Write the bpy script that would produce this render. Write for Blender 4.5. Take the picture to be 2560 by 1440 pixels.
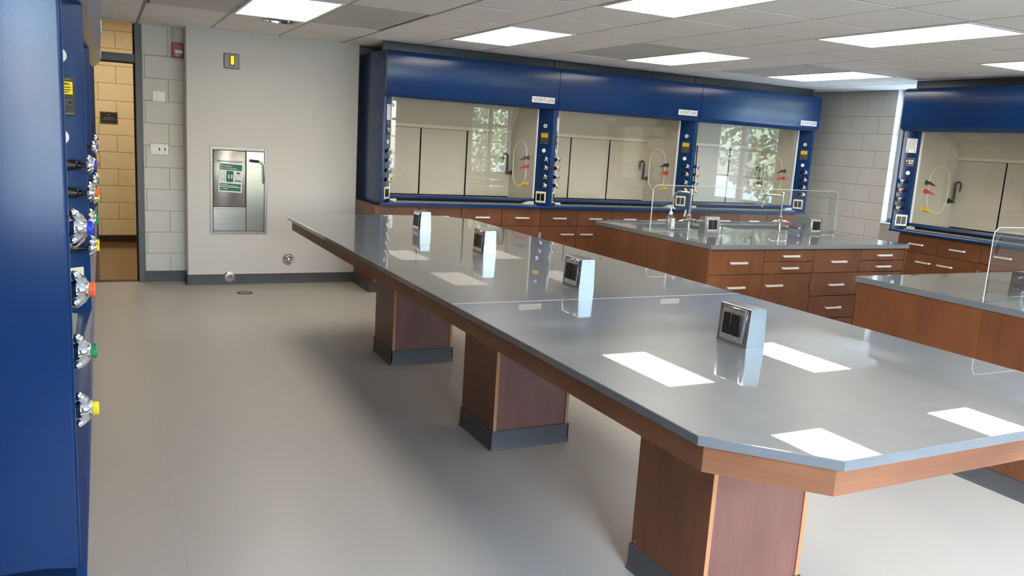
import bpy, bmesh, math, random
from mathutils import Matrix, Vector
random.seed(7)
for o in list(bpy.data.objects): bpy.data.objects.remove(o, do_unlink=True)
SC = bpy.context.scene
COL = SC.collection
PI = math.pi
# ------------------------------------------------------------------ camera
cam = bpy.data.cameras.new('camera'); cam_o = bpy.data.objects.new('camera', cam); COL.objects.link(cam_o)
cam.sensor_width = 36.0; cam.lens = 28.6637; cam.clip_start = 0.02; cam.clip_end = 200
_R = ((0.89437414, -0.02541583, 0.44659706), (-0.44325633, -0.18461841, 0.87717722), (0.06015586, -0.98248159, -0.17638366))
cam_o.matrix_world = Matrix(((_R[0][0], -_R[0][1], -_R[0][2], 0.0), (_R[1][0], -_R[1][1], -_R[1][2], 0.0), (_R[2][0], -_R[2][1], -_R[2][2], 1.54), (0, 0, 0, 1)))
SC.camera = cam_o
# ------------------------------------------------------------------ world, exposure
W_SKY, L_PANEL, EXPO = 3.2, 6.2, 0.68
world = bpy.data.worlds.new('world'); SC.world = world; world.use_nodes = True
wn = world.node_tree; wn.nodes.clear()
_o = wn.nodes.new('ShaderNodeOutputWorld'); _b = wn.nodes.new('ShaderNodeBackground'); _s = wn.nodes.new('ShaderNodeTexSky')
_s.sky_type = 'NISHITA'; _s.sun_disc = False; _s.sun_elevation = math.radians(38); _s.sun_rotation = math.radians(200); _s.dust_density = 2.5; _s.ozone_density = 1.5
_b.inputs['Strength'].default_value = W_SKY
_t = wn.nodes.new('ShaderNodeMix'); _t.data_type = 'RGBA'; _t.blend_type = 'MULTIPLY'; _t.inputs['Factor'].default_value = 1.0; _t.inputs['B'].default_value = (0.74, 0.93, 1.22, 1)
wn.links.new(_s.outputs[0], _t.inputs['A']); wn.links.new(_t.outputs['Result'], _b.inputs['Color']); wn.links.new(_b.outputs[0], _o.inputs['Surface'])
vs = SC.view_settings; vs.view_transform = 'Standard'; vs.look = 'None'; vs.gamma = 1.0; vs.use_curve_mapping = False; vs.exposure = EXPO
cy = SC.cycles
cy.use_denoising = True; cy.max_bounces = 10; cy.diffuse_bounces = 5; cy.glossy_bounces = 5; cy.transmission_bounces = 6; cy.transparent_max_bounces = 24
cy.caustics_reflective = True; cy.blur_glossy = 0.6; cy.caustics_refractive = False; cy.sample_clamp_indirect = 6.0

sun = bpy.data.lights.new('sun', 'SUN'); sun.energy = 130.0; sun.angle = math.radians(0.6); sun.color = (0.84, 0.94, 1.08)
sun_o = bpy.data.objects.new('sun', sun); COL.objects.link(sun_o); sun_o.rotation_euler = (math.radians(-32), math.radians(-22), 0)   # added high behind the building so the lit ground bounces onto the ceiling
def portal(loc, rot, sx, sy):          # guides sky light through a window opening
    l = bpy.data.lights.new('window_portal', 'AREA'); l.shape = 'RECTANGLE'; l.size = sx; l.size_y = sy
    l.cycles.is_portal = True
    o = bpy.data.objects.new('window_portal', l); COL.objects.link(o); o.location = loc; o.rotation_euler = rot
    return o
REAR_WIN = [(0.4, 1.75), (2.4, 3.75), (4.25, 5.6), (7.25, 8.2)]
YR, WZ0, WZ1 = -1.25, 0.80, 2.28
for a, b in REAR_WIN: portal(((a+b)/2, YR-0.12, (WZ0+WZ1)/2), (PI/2, 0, 0), b-a, WZ1-WZ0)
XR = 8.35; RW0, RW1, RZ0 = 4.35, 6.77, 0.842
for a, b in ((4.4, 6.68),): portal((XR+0.16, (a+b)/2, 1.62), (PI/2, 0, PI/2), b-a, 1.5)

# ------------------------------------------------------------------ materials
def lin(c):
    r = []
    for x in c:
        x /= 255.0
        r.append(x/12.92 if x <= 0.04045 else ((x+0.055)/1.055)**2.4)
    return (r[0], r[1], r[2], 1.0)
MATS = {}
def mat(name, rgb, rough=0.5, metal=0.0, spec=0.5, coat=0.0, coat_rough=0.03, emit=0.0, var=0.0, vscale=(8, 8, 8), rgb2=None, bump=0.0, bscale=200.0, detail=4.0, alpha=None):
    m = bpy.data.materials.new(name); m.use_nodes = True; nt = m.node_tree; p = nt.nodes['Principled BSDF']
    c = lin(rgb)
    p.inputs['Base Color'].default_value = c; p.inputs['Roughness'].default_value = rough; p.inputs['Metallic'].default_value = metal
    p.inputs['Specular IOR Level'].default_value = spec
    p.inputs['Coat Weight'].default_value = coat; p.inputs['Coat Roughness'].default_value = coat_rough
    if emit: p.inputs['Emission Color'].default_value = c; p.inputs['Emission Strength'].default_value = emit
    if var or rgb2 or bump:
        tc = nt.nodes.new('ShaderNodeTexCoord'); mp = nt.nodes.new('ShaderNodeMapping'); nt.links.new(tc.outputs['Object'], mp.inputs[0])
    if var or rgb2:
        mp.inputs['Scale'].default_value = vscale
        nz = nt.nodes.new('ShaderNodeTexNoise'); nz.inputs['Scale'].default_value = 1.0; nz.inputs['Detail'].default_value = detail
        nt.links.new(mp.outputs[0], nz.inputs['Vector'])
        rp = nt.nodes.new('ShaderNodeValToRGB'); rp.color_ramp.elements[0].position = 0.3; rp.color_ramp.elements[1].position = 0.7
        c2 = lin(rgb2) if rgb2 else tuple(min(1, x*(1+var)) for x in c[:3])+(1,)
        c1 = c if rgb2 else tuple(x*(1-var) for x in c[:3])+(1,)
        rp.color_ramp.elements[0].color = c1; rp.color_ramp.elements[1].color = c2
        nt.links.new(nz.outputs['Fac'], rp.inputs[0]); nt.links.new(rp.outputs[0], p.inputs['Base Color'])
    if bump:
        nb = nt.nodes.new('ShaderNodeTexNoise'); nb.inputs['Scale'].default_value = bscale; nb.inputs['Detail'].default_value = 2.0
        nt.links.new(tc.outputs['Object'], nb.inputs['Vector'])
        bp = nt.nodes.new('ShaderNodeBump'); bp.inputs['Strength'].default_value = bump; bp.inputs['Distance'].default_value = 0.002
        nt.links.new(nb.outputs['Fac'], bp.inputs['Height']); nt.links.new(bp.outputs[0], p.inputs['Normal'])
    MATS[name] = m
    return m
def wood(name, dark, light, vert=True, rough=0.38):
    m = bpy.data.materials.new(name); m.use_nodes = True; nt = m.node_tree; p = nt.nodes['Principled BSDF']
    tc = nt.nodes.new('ShaderNodeTexCoord')
    oi = nt.nodes.new('ShaderNodeObjectInfo')
    def nz(scale, detail):
        mp = nt.nodes.new('ShaderNodeMapping'); mp.inputs['Scale'].default_value = scale
        ad = nt.nodes.new('ShaderNodeVectorMath'); ad.operation = 'ADD'
        nt.links.new(tc.outputs['Object'], mp.inputs[0]); nt.links.new(mp.outputs[0], ad.inputs[0])
        sc = nt.nodes.new('ShaderNodeMath'); sc.operation = 'MULTIPLY'; sc.inputs[1].default_value = 40.0
        nt.links.new(oi.outputs['Random'], sc.inputs[0]); nt.links.new(sc.outputs[0], ad.inputs[1])
        n = nt.nodes.new('ShaderNodeTexNoise'); n.inputs['Scale'].default_value = 1.0; n.inputs['Detail'].default_value = detail; n.inputs['Roughness'].default_value = 0.65
        nt.links.new(ad.outputs[0], n.inputs['Vector']); return n
    g = nz((70, 70, 2.2) if vert else (4, 4, 110), 5.0); b = nz((5, 5, 1.6) if vert else (2.2, 2.2, 7), 2.0)
    mx = nt.nodes.new('ShaderNodeMath'); mx.operation = 'MULTIPLY_ADD'; mx.inputs[1].default_value = 0.28
    sb = nt.nodes.new('ShaderNodeMath'); sb.operation = 'MULTIPLY'; sb.inputs[1].default_value = 0.72
    nt.links.new(b.outputs['Fac'], sb.inputs[0]); nt.links.new(g.outputs['Fac'], mx.inputs[0]); nt.links.new(sb.outputs[0], mx.inputs[2])
    rp = nt.nodes.new('ShaderNodeValToRGB'); rp.color_ramp.elements[0].position = 0.34; rp.color_ramp.elements[1].position = 0.66
    rp.color_ramp.elements[0].color = lin(dark); rp.color_ramp.elements[1].color = lin(light)
    nt.links.new(mx.outputs[0], rp.inputs[0]); nt.links.new(rp.outputs[0], p.inputs['Base Color'])
    p.inputs['Roughness'].default_value = rough; p.inputs['Specular IOR Level'].default_value = 0.45
    MATS[name] = m
    return m
def glass(name, tint=(0.975, 0.975, 0.965), rough=0.0, ior=1.5, boost=0.0):
    m = bpy.data.materials.new(name); m.use_nodes = True; nt = m.node_tree; nt.nodes.clear()
    out = nt.nodes.new('ShaderNodeOutputMaterial'); mx = nt.nodes.new('ShaderNodeMixShader'); tr = nt.nodes.new('ShaderNodeBsdfTransparent')
    gl = nt.nodes.new('ShaderNodeBsdfGlossy'); fr = nt.nodes.new('ShaderNodeFresnel')
    tr.inputs[0].default_value = tint+(1,); gl.inputs['Roughness'].default_value = rough; fr.inputs['IOR'].default_value = ior
    ge = nt.nodes.new('ShaderNodeNewGeometry'); mr = nt.nodes.new('ShaderNodeMapRange')   # same reflectance from both faces of the sheet
    mr.inputs['To Min'].default_value = ior; mr.inputs['To Max'].default_value = 1.0/ior
    nt.links.new(ge.outputs['Backfacing'], mr.inputs['Value']); nt.links.new(mr.outputs[0], fr.inputs['IOR'])
    if boost:
        ad = nt.nodes.new('ShaderNodeMath'); ad.operation = 'ADD'; ad.inputs[1].default_value = boost; ad.use_clamp = True
        nt.links.new(fr.outputs[0], ad.inputs[0]); nt.links.new(ad.outputs[0], mx.inputs[0])
    else: nt.links.new(fr.outputs[0], mx.inputs[0])
    nt.links.new(tr.outputs[0], mx.inputs[1]); nt.links.new(gl.outputs[0], mx.inputs[2]); nt.links.new(mx.outputs[0], out.inputs[0])
    MATS[name] = m
    return m
mat('blue', (7, 47, 97), 0.22, spec=0.42, var=0.06, vscale=(3, 3, 3), bump=0.03, bscale=320)
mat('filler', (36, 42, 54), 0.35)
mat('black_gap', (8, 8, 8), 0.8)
wood('wood', (89, 52, 31), (114, 69, 40))
wood('wood_rail', (107, 67, 45), (136, 91, 63), vert=False, rough=0.42)
wood('wood_panel', (100, 66, 57), (122, 82, 70), rough=0.4)
mat('wood_edge', (172, 122, 84), 0.45, var=0.08, vscale=(30, 30, 3))
mat('epoxy', (103, 107, 111), 0.3, spec=0.5, coat=0.92, coat_rough=0.012, var=0.05, vscale=(14, 14, 14))
mat('sink_grey', (156, 158, 156), 0.45)
mat('rubber', (74, 74, 75), 0.55, var=0.08, vscale=(5, 5, 5))
mat('wall_paint', (216, 213, 207), 0.62, spec=0.3, var=0.015, vscale=(2, 2, 2), bump=0.1, bscale=150)
mat('block_paint', (222, 219, 211), 0.6, spec=0.35, var=0.03, vscale=(6, 6, 6), bump=0.5, bscale=130)
mat('mortar', (182, 179, 171), 0.8)
mat('tan_block', (222, 204, 164), 0.55, var=0.04, vscale=(6, 6, 6), bump=0.5, bscale=130)
mat('tan_mortar', (176, 146, 96), 0.8)
mat('corridor_floor', (120, 92, 62), 0.12, var=0.14, vscale=(60, 60, 60))
mat('brown_base', (58, 42, 30), 0.6, spec=0.2)
mat('tile', (246, 243, 238), 0.85, spec=0.2, var=0.03, vscale=(90, 90, 90), bump=0.5, bscale=240)
mat('grid_bar', (188, 186, 180), 0.55)
mat('grid_wide', (150, 148, 142), 0.6)
mat('radiant', (206, 205, 201), 0.6, var=0.04, vscale=(40, 40, 40))
mat('frame_grey', (84, 86, 84), 0.4, var=0.04)
mat('plate_metal', (196, 192, 184), 0.4, metal=0.35); mat('dark_steel', (112, 107, 100), 0.4, metal=0.4)
mat('polished', (176, 176, 184), 0.24, metal=1.0); mat('frame_steel', (158, 154, 148), 0.4, metal=0.7)
mat('steel', (172, 167, 160), 0.27, metal=1.0, var=0.05, vscale=(2, 2, 160))
mat('steel_satin', (190, 188, 184), 0.34, metal=1.0)
mat('chrome', (228, 228, 230), 0.07, metal=1.0)
mat('alu', (236, 229, 224), 0.4, metal=0.55)
mat('black_plastic', (14, 14, 15), 0.35)
mat('dark_panel', (52, 50, 46), 0.45)
mat('white_plastic', (235, 236, 238), 0.4)
mat('cream_plate', (222, 216, 196), 0.4)
mat('yellow', (244, 214, 30), 0.4)
mat('orange', (240, 96, 30), 0.4)
mat('green_cap', (20, 128, 78), 0.4)
mat('blue_cap', (36, 62, 190), 0.4)
mat('red_barb', (224, 68, 48), 0.4)
mat('dark_barb', (62, 58, 62), 0.4)
mat('faucet_green', (44, 52, 46), 0.35)
mat('liner', (208, 201, 188), 0.5, spec=0.35, var=0.02, vscale=(4, 4, 4))
mat('gasket', (232, 224, 204), 0.5)
mat('tray', (186, 190, 180), 0.35)
mat('airfoil', (176, 180, 178), 0.3, metal=0.6)
mat('badge_red', (150, 52, 58), 0.5)
mat('badge_grey', (96, 92, 94), 0.5)
mat('ink', (30, 30, 32), 0.6)
mat('ink_grey', (130, 132, 134), 0.6)
mat('fire_red', (150, 24, 34), 0.35)
mat('sign_green', (22, 108, 66), 0.5)
mat('amber', (255, 214, 16), 0.3, emit=0.5)
mat('lens_clear', (225, 220, 215), 0.15)
mat('plaque_black', (20, 18, 18), 0.4)
mat('bronze', (120, 98, 66), 0.4, metal=0.6)
mat('win_frame', (176, 176, 172), 0.45)
mat('acrylic_edge', (186, 192, 190), 0.15); glass('acrylic_rail', (0.93, 0.95, 0.95), 0.05, 1.49, 0.12)
mat('gel', (232, 234, 236), 0.25)
mat('dark_brass', (70, 60, 48), 0.4, metal=0.8)
mat('lawn', (124, 130, 126), 0.9, var=0.15, vscale=(3, 3, 3))  # grey-blue tint set for the light it bounces indoors
mat('leaf', (104, 118, 84), 0.45, var=0.35, vscale=(2, 2, 2))
mat('bark', (70, 56, 44), 0.8)
glass('glass'); glass('acrylic', (0.97, 0.985, 0.98), 0.0, 1.49)
glass('clear_bottle', (0.95, 0.96, 0.96), 0.2, 1.45, 0.2)
mat('diffuser', (255, 244, 230), 0.6, emit=L_PANEL)
mat('hall_diffuser', (255, 240, 215), 0.6, emit=11.0)
# floor: speckled sheet vinyl with welded seams along y
def floor_mat():
    m = mat('vinyl', (174, 170, 161), 0.34, spec=0.45, var=0.07, vscale=(220, 220, 220), detail=2.0)
    nt = m.node_tree; p = nt.nodes['Principled BSDF']; src = p.inputs['Base Color'].links[0].from_socket
    g = nt.nodes.new('ShaderNodeNewGeometry'); sx = nt.nodes.new('ShaderNodeSeparateXYZ'); nt.links.new(g.outputs['Position'], sx.inputs[0])
    def mth(op, a, b):
        n = nt.nodes.new('ShaderNodeMath'); n.operation = op
        for i, v in enumerate((a, b)):
            if v is None: continue
            if isinstance(v, (int, float)): n.inputs[i].default_value = v
            else: nt.links.new(v, n.inputs[i])
        return n.outputs[0]
    t = mth('SUBTRACT', sx.outputs['X'], 2.066); t = mth('ADD', t, 18.3); t = mth('MODULO', t, 1.83); t = mth('LESS_THAN', t, 0.0035)
    mx = nt.nodes.new('ShaderNodeMix'); mx.data_type = 'RGBA'; nt.links.new(t, mx.inputs['Factor'])
    nt.links.new(src, mx.inputs['A']); mx.inputs['B'].default_value = lin((166, 163, 156)); nt.links.new(mx.outputs['Result'], p.inputs['Base Color'])
floor_mat()

# ------------------------------------------------------------------ mesh helpers
class MB:
    def __init__(s): s.bm = bmesh.new()
    def box(s, x0, y0, z0, x1, y1, z1, bev=0.0, seg=1, M=None):
        r = bmesh.ops.create_cube(s.bm, size=1.0); v = r['verts']
        for q in v: q.co = Vector(((x0+x1)/2+q.co.x*(x1-x0), (y0+y1)/2+q.co.y*(y1-y0), (z0+z1)/2+q.co.z*(z1-z0)))
        if bev > 0:
            e = list({ed for q in v for ed in q.link_edges})
            res = bmesh.ops.bevel(s.bm, geom=e, offset=bev, segments=seg, profile=0.5, affect='EDGES')
            v = list({q for f in res['faces'] for q in f.verts} | {q for q in v if q.is_valid})
            allv = set(v)
            for q in list(allv):
                for f in q.link_faces: allv.update(f.verts)
            v = list(allv)
        if M is not None: bmesh.ops.transform(s.bm, matrix=M, verts=v)
        return s
    def prism(s, pts, axis, a0, a1, M=None, smooth=False):
        # pts: 2D polygon; axis 'x': (y,z), 'y': (x,z), 'z': (x,y)
        def mk(p, a): return {'x': (a, p[0], p[1]), 'y': (p[0], a, p[1]), 'z': (p[0], p[1], a)}[axis]
        A = [s.bm.verts.new(mk(p, a0)) for p in pts]; B = [s.bm.verts.new(mk(p, a1)) for p in pts]
        fs = [s.bm.faces.new(A), s.bm.faces.new(B[::-1])]
        n = len(pts)
        for i in range(n): fs.append(s.bm.faces.new((A[i], B[i], B[(i+1) % n], A[(i+1) % n])))
        bmesh.ops.recalc_face_normals(s.bm, faces=fs)
        if M is not None: bmesh.ops.transform(s.bm, matrix=M, verts=A+B)
        return s
    def lathe(s, prof, M=None, seg=20, cap=True):
        # prof: list of (r, z) revolved about local z
        rings = []; allv = []
        for r, z in prof:
            ring = [s.bm.verts.new((r*math.cos(2*PI*i/seg), r*math.sin(2*PI*i/seg), z)) for i in range(seg)]
            rings.append(ring); allv += ring
        fs = []
        for a, b in zip(rings, rings[1:]):
            for i in range(seg): fs.append(s.bm.faces.new((a[i], a[(i+1) % seg], b[(i+1) % seg], b[i])))
        if cap:
            fs.append(s.bm.faces.new(rings[0][::-1])); fs.append(s.bm.faces.new(rings[-1]))
        bmesh.ops.recalc_face_normals(s.bm, faces=fs)
        if M is not None: bmesh.ops.transform(s.bm, matrix=M, verts=allv)
        return s
    def tube(s, path, r, seg=10, M=None, closed=False):
        P = [Vector(p) for p in path]; n = len(P); rs = r if isinstance(r, (list, tuple)) else [r]*n
        rings = []; allv = []; up = None
        for i in range(n):
            if closed: t = (P[(i+1) % n]-P[i-1]).normalized()
            else: t = (P[min(i+1, n-1)]-P[max(i-1, 0)]).normalized()
            if up is None:
                up = Vector((0, 0, 1)) if abs(t.z) < 0.9 else Vector((1, 0, 0))
            u = (up-t*up.dot(t)).normalized(); w = t.cross(u); up = u
            ring = [s.bm.verts.new(P[i]+(u*math.cos(2*PI*k/seg)+w*math.sin(2*PI*k/seg))*rs[i]) for k in range(seg)]
            rings.append(ring); allv += ring
        fs = []
        pairs = list(zip(rings, rings[1:]))+([(rings[-1], rings[0])] if closed else [])
        for a, b in pairs:
            for k in range(seg): fs.append(s.bm.faces.new((a[k], a[(k+1) % seg], b[(k+1) % seg], b[k])))
        if not closed: fs.append(s.bm.faces.new(rings[0][::-1])); fs.append(s.bm.faces.new(rings[-1]))
        bmesh.ops.recalc_face_normals(s.bm, faces=fs)
        if M is not None: bmesh.ops.transform(s.bm, matrix=M, verts=allv)
        return s
    def mesh(s, name, m, ang=38):
        me = bpy.data.meshes.new(name); s.bm.to_mesh(me); s.bm.free()
        for p in me.polygons: p.use_smooth = True
        me.set_sharp_from_angle(angle=math.radians(ang))
        me.materials.append(MATS[m] if isinstance(m, str) else m)
        return me
    def build(s, name, m, parent=None, loc=None, ang=38):
        return ob(name, s.mesh(name, m, ang), parent, loc)
def ob(name, me, parent=None, loc=None, rot=None):
    o = bpy.data.objects.new(name, me); COL.objects.link(o)
    if parent is not None: o.parent = parent
    if loc is not None: o.location = loc
    if rot is not None: o.rotation_euler = rot
    return o
def box(name, m, x0, y0, z0, x1, y1, z1, parent=None, bev=0.0, seg=1): return MB().box(x0, y0, z0, x1, y1, z1, bev, seg).build(name, m, parent)
def tag(o, label, cat, group=None):
    o['label'] = label; o['category'] = cat
    if group: o['group'] = group
    return o
def thing(name, label, cat, loc=(0, 0, 0), rz=0.0, group=None):
    o = bpy.data.objects.new(name, None); COL.objects.link(o); o.location = loc; o.rotation_euler = (0, 0, rz); o.empty_display_size = 0.05
    return tag(o, label, cat, group)
def struct(o): o['kind'] = 'structure'; return o
def copy_tree(o, parent=None):
    c = o.copy(); COL.objects.link(c); c.parent = parent
    for ch in o.children: copy_tree(ch, c)
    return c
def T(x, y, z): return Matrix.Translation((x, y, z))
RX = lambda a: Matrix.Rotation(a, 4, 'X'); RY = lambda a: Matrix.Rotation(a, 4, 'Y'); RZ = lambda a: Matrix.Rotation(a, 4, 'Z')
OUT = RX(PI/2)      # local z (lathe axis) -> -y : pointing out of a surface that faces -y
def text(name, body, size, m, parent, loc, rot=(PI/2, 0, 0), align='CENTER', depth=0.0006, sx=1.0):
    cu = bpy.data.curves.new('t', 'FONT'); cu.body = body; cu.size = size; cu.extrude = depth; cu.align_x = align; cu.align_y = 'CENTER'; cu.resolution_u = 3
    t = bpy.data.objects.new('t', cu); COL.objects.link(t)
    dg = bpy.context.evaluated_depsgraph_get(); dg.update()
    me = bpy.data.meshes.new_from_object(t.evaluated_get(dg)); me.name = name
    bpy.data.objects.remove(t, do_unlink=True); bpy.data.curves.remove(cu)
    me.materials.clear(); me.materials.append(MATS[m])
    o = ob(name, me, parent, loc, rot); o.scale = (sx, 1, 1)
    return o

# ------------------------------------------------------------------ room shell
ZC = 2.395; XL = -0.93; YB = 8.49
struct(box('floor', 'vinyl', XL-0.1, YR-0.1, -0.12, XR+0.2, YB+0.07, 0.0))
struct(box('floor_corridor', 'corridor_floor', -2.6, YB+0.07, -0.12, 3.2, 11.4, -0.002))
struct(box('wall_left', 'wall_paint', XL-0.1, YR-0.1, 0, XL, YB+0.15, 2.6))
wr = MB()       # rear wall around its windows
xs = XL-0.1
for a, b in REAR_WIN:
    wr.box(xs, YR-0.2, 0, a, YR, 2.6); wr.box(a, YR-0.2, 0, b, YR, WZ0); wr.box(a, YR-0.2, WZ1, b, YR, 2.6); xs = b
wr.box(xs, YR-0.2, 0, XR+0.2, YR, 2.6)
mat('rear_wall_darkened', (150, 147, 140), 0.6)  # unseen wall, darkened to cut its reflection in the near blue panel
struct(wr.build('wall_rear', 'rear_wall_darkened'))
def block_mesh(L, H, D, m, key, cache={}):
    k = (round(L, 3), round(H, 3), m, key)
    if k not in cache: cache[k] = MB().box(-L/2, 0, 0, L/2, D, H, 0.003).mesh('block', m)
    return cache[k]
def block_course(parent, m, s0, s1, zlines, joints, place, D, rz, gap=0.006):
    for i, (z0, z1) in enumerate(zip(zlines, zlines[1:])):
        xs = [s0]+[j for j in joints[i % 2] if s0+0.02 < j < s1-0.02]+[s1]
        for a, b in zip(xs, xs[1:]):
            L, H = b-a-gap, z1-z0-gap
            ob('block', block_mesh(L, H, D, m, D), parent, place((a+b)/2, z0+gap/2), (0, 0, rz))
# back wall: recessed block strip beside the door, flat chase, hidden remainder behind the hoods
wb = MB()
wb.box(0.353, YB+0.004, 0, XR+0.2, YB+0.15, 2.9); wb.box(XL-1.7, YB+0.004, 2.44, 0.353, YB+0.15, 2.9); wb.box(XL-1.7, YB+0.004, 0, -0.62, YB+0.15, 2.6)
wall_back = struct(wb.build('wall_back', 'mortar'))
zl = [0.10, 0.273]+[0.273+0.2058*k for k in range(1, 11)]; zl[-1] = 2.40
jb = ([0.58-0.4064*3+0.4064*k for k in range(8)], [0.377+0.4064*k for k in range(3)])
block_course(wall_back, 'block_paint', 0.356, 0.72, zl, jb, lambda s, z: (s, YB, z), 0.01, 0)
struct(box('wall_chase', 'wall_paint', 0.716, 8.25, 0, 2.335, YB+0.004, 2.42, bev=0.004))
def base_strip(name, pts, parent=None, h=0.10, t=0.006, toe=0.014):
    # cove base along a polyline; the visible side is to the right of the walking direction
    b = MB()
    for (x0, y0), (x1, y1) in zip(pts, pts[1:]):
        dx, dy = x1-x0, y1-y0; L = math.hypot(dx, dy); a = math.atan2(dy, dx)
        b.prism([(0.0, 0.0), (-toe, 0.0), (-toe+0.003, 0.006), (-t, 0.018), (-t, h-0.002), (-t+0.002, h), (0.0, h)], 'x', -t, L+t, T(x0, y0, 0) @ RZ(a))
    o = b.build(name, 'rubber', parent)
    return o if parent else struct(o)
base_strip('baseboard_back', [(0.353, YB), (0.71, YB)])
base_strip('baseboard_chase', [(0.716, 8.25), (2.335, 8.25)])
base_strip('baseboard_chase_return', [(0.716, YB), (0.716, 8.26)])
# right wall: full-depth blocks so the window jamb shows its joints
wrt = MB()
wrt.box(XR+0.006, RW1+0.006, 0, XR+0.194, YB+0.15, 2.6); wrt.box(XR, RW0, 0, XR+0.2, RW1, RZ0); wrt.box(XR, YR-0.2, 0, XR+0.2, RW0, 2.6); wrt.box(XR, RW0, 2.42, XR+0.2, RW1+0.2, 2.6)
wall_right = struct(wrt.build('wall_right', 'mortar'))
zr = [0.045+0.2055*k for k in range(12)]; zr[0] = 0.0; zr[-1] = 2.42
jr = ([7.60-0.4064*2+0.4064*k for k in range(8)], [7.395-0.4064+0.4064*k for k in range(8)])
block_course(wall_right, 'block_paint', RW1, YB, zr, jr, lambda s, z: (XR, s, z), 0.2, -PI/2)
base_strip('baseboard_right', [(XR, YB), (XR, 6.0)])
struct(box('window_sill', 'wall_paint', XR-0.01, RW0, RZ0-0.002, XR+0.2, RW1-0.004, RZ0+0.012, bev=0.003))
def window(name, x0, x1, z0, z1, loc, rz, npane=2, transom=0.42, curtain=None):
    # local x along the wall, y through it
    w = bpy.data.objects.new(name, None); COL.objects.link(w); w.location = loc; w.rotation_euler = (0, 0, rz); struct(w)
    f = 0.05; zt = z1-transom
    MB().box(x0, -0.03, z0, x0+f, 0.03, z1).box(x1-f, -0.03, z0, x1, 0.03, z1).box(x0, -0.03, z0, x1, 0.03, z0+f).box(x0, -0.03, z1-f, x1, 0.03, z1).box(x0, -0.03, zt-f/2, x1, 0.03, zt+f/2).build('window_frame', 'win_frame', w)
    n = npane
    for i in range(1, n):
        x = x0+(x1-x0)*i/n; box('mullion', 'win_frame', x-0.05, -0.03, z0+f, x+0.05, 0.03, z1-f, w)
    for i in range(n):
        a, b = x0+(x1-x0)*i/n, x0+(x1-x0)*(i+1)/n
        box('pane', 'glass', a+0.04, -0.002, z0+f, b-0.04, 0.002, zt-f/2, w); box('pane', 'glass', a+0.04, -0.002, zt+f/2, b-0.04, 0.002, z1-f, w)
        for k in (1, 2):
            zz = z0+(zt-z0)*k/3; box('glazing_bar', 'win_frame', a+0.05, -0.015, zz-0.012, b-0.05, 0.015, zz+0.012, w)
    return w
for i, (a, b) in enumerate(REAR_WIN): window('window_%d' % (i+1), a, b, WZ0, WZ1, (0, YR-0.1, 0), 0)
window('window_5', RW0, RW1, RZ0+0.012, 2.41, (XR+0.14, 0, 0), PI/2, 3)
# door opening: grey pressed-metal frame with transom
d1 = bpy.data.objects.new('door_1', None); COL.objects.link(d1); struct(d1)
def jamb_prof(x0, x1): return MB().box(x0, YB-0.012, 0, x1, YB+0.16, 2.40, 0.004)
jamb_prof(0.298, 0.354).build('jamb', 'frame_grey', d1); jamb_prof(-0.676, -0.62).build('jamb', 'frame_grey', d1)
box('stop', 'brown_base', 0.285, YB+0.05, 0, 0.30, YB+0.10, 2.40, d1)
box('transom_bar', 'frame_grey', -0.62, YB-0.01, 2.045, 0.298, YB+0.16, 2.118, d1, 0.004)
box('stop', 'brown_base', -0.62, YB+0.05, 2.036, 0.285, YB+0.10, 2.046, d1)
box('transom_glass', 'glass', -0.62, YB+0.07, 2.118, 0.298, YB+0.076, 2.40, d1)
box('threshold', 'dark_brass', -0.62, YB+0.01, 0, 0.298, YB+0.10, 0.006, d1)
# corridor
YC = 11.347
wall_corridor = struct(box('wall_corridor', 'tan_mortar', -2.6, YC+0.004, 0, 3.2, YC+0.2, 2.9))
zc = [0.081]+[0.284+0.2075*k for k in range(13)]
jc = ([0.20-0.4064*3+0.4064*k+0.19 for k in range(12)], [0.20-0.4064*3+0.4064*k+0.39 for k in range(12)])
block_course(wall_corridor, 'tan_block', -0.075, 2.0, zc, jc, lambda s, z: (s, YC, z), 0.02, 0)
block_course(wall_corridor, 'tan_block', -2.4, -1.12, zc, ([-2.4+0.4064*k for k in range(4)], [-2.2+0.4064*k for k in range(4)]), lambda s, z: (s, YC, z), 0.02, 0)
struct(box('baseboard_corridor', 'brown_base', -0.075, YC-0.008, 0, 3.2, YC+0.02, 0.078))
struct(box('door_2', 'black_plastic', -1.1, YC-0.02, 0, -0.052, YC+0.03, 2.45, bev=0.003))
struct(box('ceiling_corridor', 'tile', -2.6, YB+0.07, 2.75, 3.2, YC+0.2, 2.85))
struct(box('wall_corridor_side', 'tan_block', 1.6, YB+0.15, 0, 1.7, YC, 2.8)); struct(box('wall_corridor_end', 'tan_block', -2.5, YB+0.15, 0, -2.4, YC, 2.8))
hl = thing('ceiling_light', 'warm corridor ceiling light beyond the open doorway', 'ceiling light', (0.1, 10.0, 2.72), 0)
box('frame', 'grid_bar', -0.62, -0.32, 0.0, 0.62, 0.32, 0.03, hl); box('diffuser', 'hall_diffuser', -0.58, -0.28, -0.006, 0.58, 0.28, 0.0, hl)

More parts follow.
